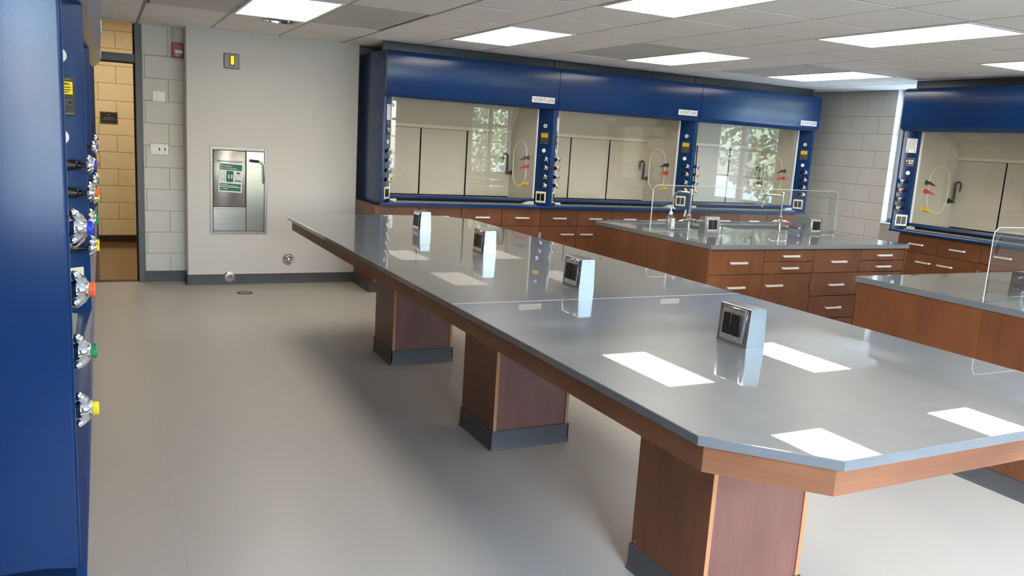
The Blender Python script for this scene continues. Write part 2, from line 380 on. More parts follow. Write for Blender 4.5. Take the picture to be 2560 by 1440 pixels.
# ------------------------------------------------------------------ ceiling
GX0, GY0, G = 0.32, 8.18, 0.61
xl = [GX0+G*k for k in range(-3, 14)]; yl = [GY0-G*k for k in range(-1, 17)]
LIGHTS = [(c, r) for r in (0, 1, 2) for c in (0, 1, 2, 3)]
LX = [0.93+1.83*c for c in range(4)]; LY = [5.74-2.44*r for r in range(3)]
RADX = [0.32, 1.54, 3.98, 5.81]
ceiling = struct(box('ceiling', 'mortar', XL-0.1, YR-0.1, ZC+0.085, XR+0.25, YB+0.07, ZC+0.15))
busy = set()
def cell(x, y): return (round((x-GX0)/G), round((GY0-y)/G))
for x in LX:
    for y in LY: busy.add(cell(x, y+G)); busy.add(cell(x, y+2*G))
for x in RADX: busy.add(cell(x, 5.74+G)); busy.add(cell(x, 5.74+2*G))
tcache = {}
for i in range(len(xl)-1):
    for j in range(len(yl)-1):
        if cell(xl[i], yl[j]) == cell(0.93, 7.57): continue
        a, b = max(xl[i], XL), min(xl[i+1], XR+0.18); c, d = max(yl[j+1], YR), min(yl[j], YB+0.05)
        if b-a < 0.03 or d-c < 0.03 or cell(xl[i], yl[j]) in busy: continue
        k = (round(b-a, 3), round(d-c, 3))
        if k not in tcache: tcache[k] = MB().box(-(b-a)/2+0.012, -(d-c)/2+0.012, 0, (b-a)/2-0.012, (d-c)/2-0.012, 0.02, 0.002).mesh('ceiling_tile', 'tile')
        ob('ceiling_tile', tcache[k], ceiling, ((a+b)/2, (c+d)/2, ZC+random.uniform(0, 0.0015)))
for x in xl:
    if XL < x < XR:
        wide = abs(x-0.32) < 0.01 or abs(x-2.15) < 0.01
        w = 0.026 if wide else 0.012
        box('grid_bar', 'grid_wide' if wide else 'grid_bar', x-w, YR, ZC+(0.002 if wide else 0.003), x+w, YB+0.05, ZC+0.03, ceiling)
for y in yl:
    if YR < y < YB: box('grid_bar', 'grid_bar', XL, y-0.012, ZC+0.0035, XR+0.18, y+0.012, ZC+0.028, ceiling)
def ceiling_light(x, y, label):
    t = thing('ceiling_light', label, 'ceiling light', (x+G/2, y+G, ZC), 0, 'flat white ceiling light panels')
    a, b = G/2-0.014, G-0.014
    MB().box(-a, -b, -0.004, -a+0.022, b, 0.05).box(a-0.022, -b, -0.004, a, b, 0.05).box(-a+0.022, -b, -0.004, a-0.022, -b+0.022, 0.05).box(-a+0.022, b-0.022, -0.004, a-0.022, b, 0.05).build('frame', 'white_plastic', t)
    box('diffuser', 'diffuser', -a+0.022, -b+0.022, 0.0, a-0.022, b-0.022, 0.006, t)
place = {(0, 0): 'lit ceiling panel before the recessed can over the doorway aisle', (1, 0): 'lit ceiling panel in front of the first hood of the back row', (2, 0): 'lit ceiling panel in front of the middle hood of the back row', (3, 0): 'lit ceiling panel in front of the corner hood of the back row',
 (0, 1): 'lit ceiling panel over the aisle beside the blue hoods', (1, 1): 'lit ceiling panel cut by the top edge over the long table', (2, 1): 'long lit ceiling panel over the aisle between the two islands', (3, 1): 'lit ceiling panel cut by the frame edge before the window wall hood',
 (0, 2): 'lit ceiling panel over the camera aisle', (1, 2): 'lit ceiling panel over the front end of the long table', (2, 2): 'lit ceiling panel over the front of the shielded island', (3, 2): 'lit ceiling panel by the front of the window wall'}
for c, r in LIGHTS: ceiling_light(LX[c], LY[r], place[(c, r)])
rl = ['grey ceiling panel between the doorway aisle light and the door frame', 'grey ceiling panel between the doorway aisle light and the first back hood', 'grey ceiling panel touching the light before the middle back hood', 'grey ceiling panel touching the light before the corner back hood']
for x, l in zip(RADX, rl):
    t = thing('radiant_panel', l, 'ceiling panel', (x+G/2, 5.74+G, ZC), 0, 'grey radiant ceiling panels')
    MB().box(-0.291, -0.596, 0.002, 0.291, 0.596, 0.02, 0.002).build('face', 'radiant', t)
    for sx in (-1, 1):
        for sy in (-1, 1): MB().lathe([(0.006, -0.003), (0.006, 0.004)], T(sx*0.27, sy*0.575, 0), 8).build('screw', 'steel_satin', t)
hb = MB(); n = 48
ring_i = [(1.33+0.119*math.cos(2*PI*k/n), 7.10+0.119*math.sin(2*PI*k/n)) for k in range(n)]
def to_sq(a, x0=0.942, x1=1.528, y0=6.972, y1=7.558):
    dx, dy = math.cos(a), math.sin(a); t = min([(x1-1.33)/dx if dx > 1e-9 else 9, (x0-1.33)/dx if dx < -1e-9 else 9, (y1-7.10)/dy if dy > 1e-9 else 9, (y0-7.10)/dy if dy < -1e-9 else 9]); return (1.33+dx*t, 7.10+dy*t)
angs = sorted([2*PI*k/n for k in range(n)]+[math.atan2(cy_-7.10, cx_-1.33) % (2*PI) for cx_ in (0.942, 1.528) for cy_ in (6.972, 7.558)])
vi = [hb.bm.verts.new((1.33+0.119*math.cos(a), 7.10+0.119*math.sin(a), ZC)) for a in angs]; vo = [hb.bm.verts.new(to_sq(a)+(ZC,)) for a in angs]
for k in range(len(angs)): j = (k+1) % len(angs); hb.bm.faces.new((vi[k], vi[j], vo[j], vo[k]))
hb.build('ceiling_tile', 'tile', ceiling)
can = thing('recessed_can', 'round polished metal recess in the ceiling near the doorway', 'ceiling fixture', (1.33, 7.10, ZC))
MB().lathe([(0.145, -0.004), (0.145, 0.003), (0.118, 0.003), (0.118, -0.004)], None, 40, False).build('rim', 'steel_satin', can)
MB().lathe([(0.118, -0.003), (0.112, 0.045)], None, 40, False).build('bowl', 'chrome', can)
MB().lathe([(0.001, 0.012), (0.03, 0.004), (0.055, 0.004), (0.06, 0.016)], None, 30, False).build('shower_head', 'dark_brass', can)

# ------------------------------------------------------------------ fume hood
W = 1.843
def stroke_letters(h, th):
    # VENTURI drawn from bars: polylines in a unit box, returned as two meshes (grey, red)
    L = {'V': [[(0, 1), (.5, 0), (1, 1)]], 'E': [[(0, 1), (.85, 1)], [(0, .5), (.85, .5)], [(0, 0), (.85, 0)]], 'N': [[(0, 0), (0, 1), (.9, 0), (.9, 1)]], 'T': [[(0, 1), (.9, 1)], [(.45, 1), (.45, 0)]],
         'U': [[(0, 1), (0, .15), (.15, 0), (.75, 0), (.9, .15), (.9, 1)]], 'R': [[(0, 0), (0, 1), (.75, 1), (.9, .85), (.9, .55), (.75, .42), (.1, .42)], [(.5, .42), (.9, 0)]], 'I': [[(0, 0), (0, 1)]]}
    x = 0; g, r = MB(), MB()
    for i, ch in enumerate('VENTURI'):
        b = g if i < 3 else r
        wd = h*0.95
        for pl in L[ch]:
            for (x0, y0), (x1, y1) in zip(pl, pl[1:]):
                ax, ay, bx, by = x+x0*wd, y0*h, x+x1*wd, y1*h
                l = math.hypot(bx-ax, by-ay); a = math.atan2(by-ay, bx-ax)
                b.box(-th/2, -0.0012, -th/2, l+th/2, 0, th/2, M=T(ax, 0, ay) @ RY(-a))
        x += wd*(0.28 if ch == 'I' else 1.22)
    return g, r, x
def valve_meshes():
    bar = MB().lathe([(0.019, -0.012), (0.019, 0.012), (0.016, 0.016), (0.016, 0.036), (0.011, 0.04), (0.011, 0.05), (0.006, 0.052), (0.006, 0.072)], OUT, 14).mesh('valve_barrel', 'black_plastic')
    h = MB().lathe([(0.006, 0.063), (0.017, 0.065), (0.0205, 0.072), (0.018, 0.081), (0.013, 0.087), (0.009, 0.090)], OUT, 14)
    for k in range(4):
        a = k*PI/2+0.5; c, s_ = math.cos(a), math.sin(a)
        path = [(c*0.008, -0.079, s_*0.008), (c*0.016, -0.078, s_*0.016), (c*0.024, -0.073, s_*0.024), (c*0.030, -0.069, s_*0.030), (c*0.033, -0.068, s_*0.033)]
        h.tube(path, [0.0095, 0.0085, 0.0068, 0.0056, 0.003], 8)
    return bar, h.mesh('handle', 'chrome'), {c: MB().lathe([(0.0105, 0.089), (0.0105, 0.095), (0.009, 0.0965)], OUT, 14).mesh('cap', m) for c, m in (('b', 'blue_cap'), ('o', 'orange'), ('g', 'green_cap'), ('y', 'yellow'))}
def duplex_plate(parent, M, plate='steel_satin', w=0.115, h=0.118):
    # two-gang plate whose face points to local -y
    p = MB().box(-w/2, -0.006, -h/2, w/2, 0.0, h/2, 0.003).mesh('outlet_plate', plate)
    o = ob('outlet_plate', p, parent); o.matrix_local = M
    for s_ in (-1, 1):
        q = MB().box(-0.0195+s_*0.0235, -0.012, -0.038, 0.0195+s_*0.0235, -0.005, 0.038, 0.002).mesh('socket', 'black_plastic')
        ob('socket', q, o)
    b = MB()
    for sx in (-1, 1):
        for sz in (-1, 1): b.lathe([(0.003, 0.005), (0.003, 0.0075), (0.0015, 0.008)], T(sx*0.023, 0, sz*0.047) @ OUT, 8)
    b2 = b.mesh('screws', 'chrome'); ob('screws', b2, o)
    return o
def make_hood():
    t = thing('fume_hood', 'x', 'fume hood')
    # side panels
    for x0, x1 in ((0.0, 0.018), (W-0.018, W)):
        MB().box(x0, 0.004, 0.868, x1, 0.80, 2.31, 0.004, 2).build('side_panel', 'blue', t)
    # corner posts with an angled inner face
    pl = [(0.006, 0.002), (0.022, 0.002), (0.118, 0.128), (0.118, 0.165), (0.006, 0.165)]
    MB().prism(pl, 'z', 0.867, 1.93).build('post', 'blue', t)
    MB().prism([(W-x, y) for x, y in pl][::-1], 'z', 0.867, 1.93).build('post', 'blue', t)
    # header with a bull-nosed bottom and top
    pr = [(0.17, 1.888), (-0.010, 1.888), (-0.016, 1.893), (-0.046, 1.922), (-0.052, 1.932), (-0.052, 2.262), (-0.049, 2.282), (-0.040, 2.297), (-0.026, 2.306), (-0.010, 2.309), (0.17, 2.309)]
    hd = MB().prism(pr, 'x', 0.003, W-0.003).build('header', 'blue', t, ang=50)
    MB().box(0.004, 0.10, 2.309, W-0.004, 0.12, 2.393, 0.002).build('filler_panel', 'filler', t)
    # badge on the header
    bx0, bx1, bz0, bz1 = W-0.315, W-0.05, 1.945, 2.005
    bd = MB().box(bx0, -0.058, bz0, bx1, -0.051, bz1, 0.003).build('badge', 'white_plastic', t)
    g, r, wd = stroke_letters(0.030, 0.0042)
    s_ = (bx1-bx0-0.028)/wd
    for mb, m in ((g, 'badge_grey'), (r, 'badge_red')):
        o = mb.build('lettering', m, bd, (bx0+0.016, -0.058, bz0+0.015)); o.scale = (s_, 1, 1)
    # bench front, airfoil
    MB().prism([(-0.006, 0.866), (-0.006, 0.884), (-0.002, 0.889), (0.045, 0.897), (0.15, 0.897), (0.15, 0.866)], 'x', 0.0, W).build('bench_front', 'blue', t)
    for k in range(3):
        a = 0.135+(W-0.27)*k/3; b = 0.135+(W-0.27)*(k+1)/3
        MB().prism([(0.042, 0.898), (0.042, 0.901), (0.06, 0.905), (0.19, 0.905), (0.19, 0.898)], 'x', a+0.001, b-0.001).build('airfoil', 'airfoil', t)
    MB().prism([(W-0.27, 0.905), (W-0.20, 0.932), (W-0.135, 0.933), (W-0.135, 0.905)], 'y', 0.10, 0.145).build('sash_stop', 'tray', t)
    box('gap_shade_strip', 'black_gap', 0.122, 0.196, 0.888, W-0.122, 0.215, 0.934, t)  # black strip standing in for the shade of the gap under the sash
    box('sash_stop', 'tray', 0.122, 0.10, 0.905, 0.19, 0.145, 0.926, t)
    # sash: glass in a thin frame with a blue pull rail
    sash = MB().box(0.13, 0.148, 0.962, W-0.13, 0.153, 1.90).build('sash_glass', 'glass', t)
    MB().prism([(0.118, 0.934), (0.112, 0.944), (0.118, 0.962), (0.158, 0.962), (0.158, 0.934)], 'x', 0.128, W-0.128).build('pull_rail', 'blue', sash)
    for x in (0.119, W-0.131): MB().box(x, 0.136, 0.915, x+0.012, 0.165, 1.895, 0.002).build('sash_track', 'white_plastic', t)
    # interior
    ix0, ix1, yb = 0.12, W-0.12, 0.755
    MB().box(ix0-0.01, 0.166, 0.91, ix0, yb+0.02, 2.12).build('side_liner', 'liner', t)
    rl_ = MB().box(ix1, 0.166, 0.91, ix1+0.01, yb+0.02, 2.12).build('side_liner', 'liner', t)
    box('work_surface', 'tray', ix0, 0.15, 0.885, ix1, yb+0.03, 0.897, t)
    box('plenum', 'black_gap', ix0, yb+0.025, 0.905, ix1, yb+0.035, 2.12, t)
    cuts = [ix0, ix0+0.534, ix0+1.069, ix1]
    for k in range(3):
        MB().box(cuts[k]+(0.009 if k else 0), yb, 0.93, cuts[k+1]-(0.009 if k < 2 else 0), yb+0.008, 1.625, 0.002).build('baffle', 'liner', t)
    MB().box(ix0, yb-0.006, 1.628, ix1, yb+0.008, 1.665, 0.003).build('baffle_rail', 'gasket', t)
    MB().prism([(yb-0.004, 1.665), (yb+0.004, 1.665), (0.43, 2.10), (0.42, 2.10)], 'x', ix0, ix1).build('upper_baffle', 'liner', t)
    box('roof_liner', 'liner', ix0, 0.166, 2.11, ix1, yb, 2.12, t)
    # oval access panel and fixtures on the side liners
    for side, xw, sg in (('r', ix1, -1), ('l', ix0, 1)):
        pts = []
        rr, y0, zlo, zhi = 0.155, 0.51, 1.06+0.155, 1.555-0.155
        for k in range(13): a = PI*k/12; pts.append((xw+sg*0.002, y0+rr*math.cos(a), zhi+rr*math.sin(a)))
        for k in range(13): a = PI+PI*k/12; pts.append((xw+sg*0.002, y0+rr*math.cos(a), zlo+rr*math.sin(a)))
        MB().tube(pts, 0.009, 8, closed=True).build('access_panel_gasket', 'gasket', t)
        for z, m in ((1.380, 'dark_barb'), (1.290, 'red_barb'), (1.107, 'yellow')):
            Mx = T(xw, 0.31, z) @ RY(sg*PI/2)
            b = MB().lathe([(0.026, 0.0), (0.026, 0.006), (0.016, 0.012), (0.014, 0.03), (0.016, 0.034), (0.016, 0.044)], Mx, 14)
            b.tube([(xw+sg*0.036, 0.31, z), (xw+sg*0.05, 0.325, z-0.008), (xw+sg*0.085, 0.345, z-0.028)], [0.014, 0.012, 0.004], 10)
            b.build('hose_barb', m, t)
        if True:
            yf, zf = 0.70, 1.20
            b = MB().lathe([(0.026, 0), (0.026, 0.008), (0.013, 0.014), (0.013, 0.05)], T(xw, yf, zf) @ RY(sg*PI/2), 14)
            xr = xw+sg*0.055
            path = [(xr, yf, zf-0.02), (xr, yf, zf+0.17)]
            for k in range(1, 9):
                a = PI*k/8; path.append((xr+sg*0.035*(1-math.cos(a)), yf-0.012*k/8, zf+0.17+0.035*math.sin(a)))
            path += [(xr+sg*0.07, yf-0.014, zf+0.13), (xr+sg*0.067, yf-0.014, zf+0.10)]
            b.tube(path, [0.014, 0.010]+[0.010]*8+[0.010, 0.005], 10)
            b.build('gooseneck_faucet', 'faucet_green', t)
    # valves and fittings on the two posts
    bar, hnd, caps = valve_meshes()
    for sg, x0 in ((1, 0.0), (-1, W)):
        fx, fy = x0+sg*0.072, 0.069
        for z, c in ((1.380, 'b'), (1.290, 'o'), (1.197, 'g'), (1.108, 'y')):
            v = ob('valve', bar, t, (fx, fy, z)); ob('handle', hnd, v); ob('cap', caps[c], v)
        ang = -sg*0.0
        nrm = math.atan2(0.100, 0.128)           # direction of the angled face
        A = math.atan2(0.128, 0.100)*sg
        def face(z, off=0.0, side=0.0):          # frame on the post face: local x along the face, -y outward
            ca, sa = math.cos(A), math.sin(A)
            return T(fx, fy, z) @ RZ(A) @ T(side, -off, 0)
        duplex_plate(t, face(0.982), 'cream_plate')
        ds = MB().lathe([(0.021, 0.0), (0.021, 0.003), (0.019, 0.004)], face(1.468) @ OUT, 20).build('plug_cap', 'white_plastic', t)
        if sg == -1:
            MB().lathe([(0.008, 0.0), (0.008, 0.006), (0.012, 0.009), (0.018, 0.009), (0.021, 0.005), (0.021, 0.0)], face(1.722) @ OUT, 20, False).build('ring_port', 'white_plastic', t)
            MB().lathe([(0.009, -0.001), (0.009, 0.001)], face(1.722) @ OUT, 14).build('ring_hole', 'black_plastic', t)
            d = MB().box(-0.048, -0.006, -0.062, 0.048, 0.0, 0.062, 0.003).build('airflow_monitor', 'dark_panel', t); d.matrix_local = face(1.597)
            lb = MB().box(-0.036, -0.008, 0.006, 0.036, -0.0055, 0.046, 0.001).build('warning_label', 'yellow', d)
            text('label_text', 'WARNING', 0.011, 'ink', d, (0, -0.0085, 0.038), sx=0.95)
            for k, zz in enumerate((0.028, 0.020, 0.013)): box('label_text', 'ink', -0.028, -0.0088, zz-0.0014, 0.028-0.008*(k == 2), -0.0078, zz+0.0014, d)
            for k in (-1, 0, 1):
                MB().box(k*0.024-0.009, -0.0075, -0.026, k*0.024+0.009, -0.0055, -0.010, 0.001).build('button', 'ink_grey', d); box('button_face', 'black_plastic', k*0.024-0.0068, -0.0082, -0.024, k*0.024+0.0068, -0.0070, -0.012, d)
            box('monitor_text', 'ink_grey', -0.040, -0.0068, -0.055, -0.022, -0.0055, -0.052, d); box('monitor_text', 'ink_grey', 0.008, -0.0068, -0.055, 0.038, -0.0055, -0.052, d); box('monitor_text', 'ink_grey', -0.03, -0.0068, 0.052, 0.03, -0.0055, 0.055, d)
        else:
            c = MB().box(-0.050, -0.003, -0.072, 0.050, 0.0, 0.072, 0.002).build('caution_label', 'white_plastic', t); c.matrix_local = face(1.745)
            text('label_text', 'CAUTION', 0.013, 'ink', c, (0, -0.0036, 0.060))
            for k in range(9): box('label_text', 'ink_grey', -0.040, -0.0036, 0.042-k*0.0098, 0.040-0.014*(k % 3 == 2), -0.0028, 0.0445-k*0.0098, c)
            box('label_mark', 'ink', -0.042, -0.0036, -0.060, -0.028, -0.0028, -0.051, c); MB().lathe([(0.006, 0.002), (0.006, 0.0036)], T(0.034, 0, -0.055) @ OUT, 12).build('label_mark', 'ink_grey', c)
            d = MB().box(-0.046, -0.006, -0.046, 0.046, 0.0, 0.046, 0.003).build('control_panel', 'dark_panel', t); d.matrix_local = face(1.580)
            for (a, zz, wx, hz) in ((-0.026, 0.010, 0.006, 0.007), (0.0, 0.018, 0.018, 0.002), (0.0, 0.006, 0.008, 0.006), (0.026, 0.010, 0.009, 0.007), (0.0, -0.012, 0.008, 0.006), (0.02, -0.012, 0.011, 0.005)):
                box('panel_icon', 'white_plastic', a-wx, -0.0068, zz-hz, a+wx, -0.0055, zz+hz, d)
    return t
proto = make_hood()
HOODS = [((2.378, 7.54, 0), 0, 'blue fume hood beside the pale wall, first of the back row', 'fume hoods of the back row'),
 ((2.378+W, 7.54, 0), 0, 'blue fume hood in the middle of the back row', 'fume hoods of the back row'),
 ((2.378+2*W, 7.54, 0), 0, 'blue fume hood of the back row next to the block wall corner', 'fume hoods of the back row'),
 ((-0.040, 1.25, 0), PI/2, 'blue fume hood whose big side panel fills the near edge of the view', 'fume hoods along the door side wall'),
 ((-0.040, 1.25+W, 0), PI/2, 'blue fume hood second from the camera along the door side wall', 'fume hoods along the door side wall'),
 ((-0.040, 1.25+2*W, 0), PI/2, 'blue fume hood closest to the doorway on the door side wall', 'fume hoods along the door side wall'),
 ((7.338, 5.835, 0), -PI/2, 'blue fume hood standing in front of the bright window', None)]
for i, (loc, rz, lab, grp) in enumerate(HOODS):
    h = proto if i == 0 else copy_tree(proto)
    h.location = loc; h.rotation_euler = (0, 0, rz); h['label'] = lab
    if grp: h['group'] = grp
    elif 'group' in h: del h['group']

# ------------------------------------------------------------------ cabinets
def pull_mesh(cache={}):
    if 'p' not in cache:
        b = MB()
        b.prism([(-0.078, -0.030), (0.078, -0.030), (0.084, -0.020), (0.050, -0.024), (-0.050, -0.024), (-0.084, -0.020)], 'z', -0.008, 0.008)
        for s_ in (-1, 1): b.box(s_*0.072-0.006, -0.024, -0.006, s_*0.072+0.006, 0.0, 0.006, 0.001)
        cache['p'] = b.mesh('handle', 'alu')
    return cache['p']
def hinge(parent, x, z):
    o = MB().lathe([(0.006, -0.032), (0.006, 0.032)], T(x, -0.006, z), 8).build('hinge', 'steel_satin', parent)
def cabinet(label, group, w, fronts, depth, loc, rz, z1=0.862, body='wood', toe=0.075, ends=(0, 0)):
    # local x along the front, y into the body; fronts: (kind, x0, x1, z0, z1, handle_x, hinge_x)
    t = thing('base_cabinet', label, 'cabinet', loc, rz, group)
    MB().box(0, 0.02, 0.10, w, depth, z1, 0.001).build('body', body, t)
    box('toe_kick', 'rubber', 0.0, toe, 0.0, w, depth, 0.10, t)
    for kind, a, b, c, d, hx, hg in fronts:
        f = MB().box(a+0.0025, 0.0, c+0.0025, b-0.0025, 0.019, d-0.0025, 0.0015).build(kind, 'wood', t)
        cz = (c+d)/2 if kind == 'drawer' else d-0.085
        ob('handle', pull_mesh(), f, ((a+b)/2 if hx is None else hx, 0.0, cz))
        if hg is not None: hinge(f, hg, d-0.10); hinge(f, hg, c+0.10)
    return t
U = 0.9075
def hood_fronts():
    h = U/2
    return [('drawer', 0, h, 0.677, 0.85, None, None), ('drawer', h, U, 0.677, 0.85, None, None), ('door', 0, h, 0.105, 0.677, h-0.12, 0.008), ('door', h, U, 0.105, 0.677, h+0.12, U-0.008)]
names = ['wooden cabinet at the pale wall end under the back hoods', 'wooden cabinet under the badge end of the first back hood', 'wooden cabinet under the start of the middle back hood', 'wooden cabinet under the badge end of the middle back hood', 'wooden cabinet under the start of the corner back hood', 'wooden cabinet under the corner back hood against the block wall']
for k in range(6): cabinet(names[k], 'base cabinets under the back row hoods', U, hood_fronts(), 0.70, (2.33+U*k, 7.58, 0), 0)
base_strip('baseboard_hoods', [(2.33, 8.25), (2.33, 7.66)])
names = ['wooden cabinet under the window wall hood by the block wall', 'wooden cabinet under the far half of the window wall hood beside the shield']
for k in range(2): cabinet(names[k], 'base cabinets under the window wall hood', U, hood_fronts(), 0.75, (7.38, 5.745-U*k, 0), -PI/2)
names = ['first', 'second', 'third', 'fourth', 'fifth', 'sixth']
for k in range(6): cabinet('wooden cabinet under the door side hoods, %s from the camera' % names[k], 'base cabinets under the door side hoods', U, hood_fronts(), 0.70, (-0.094, 1.30+U*k, 0), PI/2)

# islands
IW, ID = 2.09, 1.55
def col_fronts(kind, w):
    if kind == 'four': z = [0.105, 0.305, 0.49, 0.675, 0.858]; return [('drawer', 0, w, z[i], z[i+1], None, None) for i in range(4)]
    r = [('drawer', 0, w, 0.769, 0.858, None, None), ('drawer', 0, w, 0.675, 0.769, None, None)]
    return r+[('door', 0, w, 0.105, 0.675, 0.115, w-0.008)]
def counter_with_sinks(t):
    # local: x 0..IW, y 0..ID, slab with two sink openings, top at z = 0.9
    z0, z1 = 0.868, 0.9
    S = [(0.20, 0.86), (1.12, 1.92)]; ys0, ys1 = 0.95, 1.33
    b = MB()
    def bx(x0, y0, x1, y1, bev=0.0): b.box(x0, y0, z0, x1, y1, z1)
    bx(0, 0, IW, ys0); bx(0, ys1, IW, ID); bx(0, ys0, S[0][0], ys1); bx(S[0][1], ys0, S[1][0], ys1); bx(S[1][1], ys0, IW, ys1)
    bmesh.ops.remove_doubles(b.bm, verts=b.bm.verts, dist=1e-5)
    b.build('slab', 'epoxy', t)
    for k in range(5):
        y = 1.37+k*0.024; MB().box(0.16, y, z1, 1.98, y+0.008, z1+0.0025, 0.001).build('drain_ridge', 'epoxy', t)
    MB().box(0.10, 1.515, z1, IW-0.02, 1.53, z1+0.012, 0.003).build('marine_edge', 'epoxy', t)
    return S, ys0, ys1
def island(ox, oy, rz, tagname, kinds, labels):
    M = T(ox, oy, 0) @ RZ(rz)
    ct = thing('island_countertop', labels['top'], 'countertop', (ox, oy, 0), rz)
    S, ys0, ys1 = counter_with_sinks(ct)
    cw = (IW-0.04)/4
    for k in range(4):
        p = M @ Vector((0.02+cw*k, 0.02, 0))
        cabinet(labels['cab'][k], tagname+' cabinets', cw, col_fronts(kinds[k], cw), 0.90, p, rz, z1=0.866)
    return M, S, ys0, ys1
labA = {'top': 'grey countertop of the sink island with hand soap', 'cab': ['four drawer wooden cabinet at the free end of the sink island', 'wooden cabinet with two shallow drawers over a door, beside the four drawer end', 'four drawer wooden cabinet between two door cabinets on the sink island', 'wooden cabinet with shallow drawers at the window end of the sink island']}
MA, S, ys0, ys1 = island(3.88, 4.53, 0, 'sink island', ['four', 'door', 'four', 'door'], labA)
labB = {'top': 'grey countertop of the island cut by the frame edge', 'cab': ['wooden drawer cabinet at the window end of the cut off island', 'wooden door cabinet second from the window on the cut off island', 'wooden drawer cabinet third from the window on the cut off island', 'wooden cabinet forming the plain brown end of the cut off island']}
MBm, _, _, _ = island(3.865+IW, 1.70+ID, PI, 'cut off island', ['four', 'door', 'door', 'four'], labB)
# plain end panels with rubber base
def end_panel(x, y0, y1, label, rz=0.0):
    t = thing('island_end_panel', label, 'panel', (x, y0, 0), rz)
    L = y1-y0
    box('panel_board', 'wood', -0.016, 0, 0.10, 0.0, L/2-0.001, 0.866, t); box('panel_board', 'wood', -0.016, L/2+0.001, 0.10, 0.0, L, 0.866, t)
    base_strip('base_strip', [(-0.006, L), (-0.006, 0.0)], t)
end_panel(3.90, 4.55, 6.06, 'wooden end panel of the sink island behind the long table')
end_panel(3.885, 1.72, 3.23, 'wooden end panel with black base on the cut off island')

end_panel(5.954, 6.06, 7.57, 'wooden end panel of the sink island facing the window wall', PI)
end_panel(5.939, 3.23, 4.74, 'wooden end panel of the cut off island facing the window wall', PI)
tag(box('island_back_panel', 'wood', 3.902, 6.03, 0.0, 5.946, 6.046, 0.866), 'wooden back panel of the sink island facing the back hoods', 'panel')
tag(box('island_back_panel', 'wood', 3.887, 1.734, 0.0, 5.933, 1.75, 0.866), 'wooden back panel of the cut off island facing the camera wall', 'panel')
def sink(M, x0, x1, y0, y1, label):
    t = thing('sink', label, 'sink'); t.matrix_world = M
    z1, z0 = 0.8675, 0.70
    b = MB()
    b.box(x0-0.01, y0-0.01, z0-0.01, x1+0.01, y1+0.01, z0); b.box(x0-0.01, y0-0.01, z0, x0, y1+0.01, z1); b.box(x1, y0-0.01, z0, x1+0.01, y1+0.01, z1); b.box(x0, y0-0.01, z0, x1, y0, z1); b.box(x0, y1, z0, x1, y1+0.01, z1)
    b.build('basin', 'sink_grey', t)
    MB().lathe([(0.05, 0.0), (0.05, 0.004), (0.03, 0.004), (0.02, 0.001)], T((x0+x1)/2, (y0+y1)/2, z0), 20).build('drain', 'steel_satin', t)
def faucet(M, x, y, label, tagged=False, ang=0.0, sw=0.0):
    t = thing('faucet', label, 'faucet', group='chrome gooseneck lab faucets'); t.matrix_world = M @ T(x, y, 0.9) @ RZ(ang)
    b = MB().lathe([(0.026, 0), (0.026, 0.006), (0.016, 0.014), (0.014, 0.06), (0.020, 0.064), (0.020, 0.098), (0.014, 0.104), (0.014, 0.115), (0.018, 0.118), (0.018, 0.128), (0.009, 0.134)], None, 18)
    b.build('base', 'chrome', t)
    MB().lathe([(0.0085, 0.12), (0.0085, 0.29), (0.013, 0.295), (0.013, 0.325), (0.018, 0.330), (0.018, 0.338), (0.010, 0.342)], None, 16).build('riser', 'chrome', t)
    p = [(0, 0, 0.312), (0, 0.12, 0.312), (0, 0.155, 0.308), (0, 0.180, 0.293), (0, 0.194, 0.268), (0, 0.197, 0.245)]
    sp = MB().tube(p, 0.0085, 12); sp.lathe([(0.012, 0.0), (0.012, 0.03), (0.008, 0.034)], T(0, 0.197, 0.212), 14); sp.lathe([(0.0075, -0.022), (0.0075, 0.0)], T(0, 0.197, 0.212), 12)
    o = sp.build('spout', 'chrome', t); o.rotation_euler = (0, 0, sw)
    for s_ in (-1, 1):
        q = MB().lathe([(0.013, 0.0), (0.013, 0.03), (0.017, 0.034), (0.017, 0.05), (0.010, 0.054)], T(s_*0.012, 0, 0.081) @ RY(s_*PI/2), 14)
        q.tube([(s_*0.05, 0, 0.081), (s_*0.075, -0.004, 0.084), (s_*0.11, -0.012, 0.078), (s_*0.125, -0.014, 0.070)], [0.008, 0.006, 0.006, 0.004], 8)
        q.build('lever', 'chrome', t)
    if tagged:
        tg = MB().box(-0.016, -0.002, -0.055, 0.016, 0.002, 0.0, 0.001).build('paper_tag', 'cream_plate', t); tg.location = (-0.012, 0.035, 0.165); tg.rotation_euler = (0.1, 0.25, 0.5)
for (M, S_, la) in ((MA, S, ('dark sink basin beside the hand soap bottle', 'dark sink basin at the window end of the sink island')), (MBm, S, ('dark sink basin at the window side of the cut off island', 'dark sink basin in the cut off island'))):
    for (a, b), l in zip(S_, la): sink(M, a, b, ys0, ys1, l)
faucet(MA, 0.49, 0.885, 'chrome gooseneck faucet with a paper tag next to hand soap', True, 0, 0.15)
faucet(MA, 1.52, 0.90, 'chrome gooseneck faucet at the window end of the sink island', False, 0, 0.25)
faucet(MBm, 0.49, 0.885, 'chrome gooseneck faucet on the window side of the cut off island'); faucet(MBm, 1.52, 0.90, 'chrome gooseneck faucet on the cut off island')
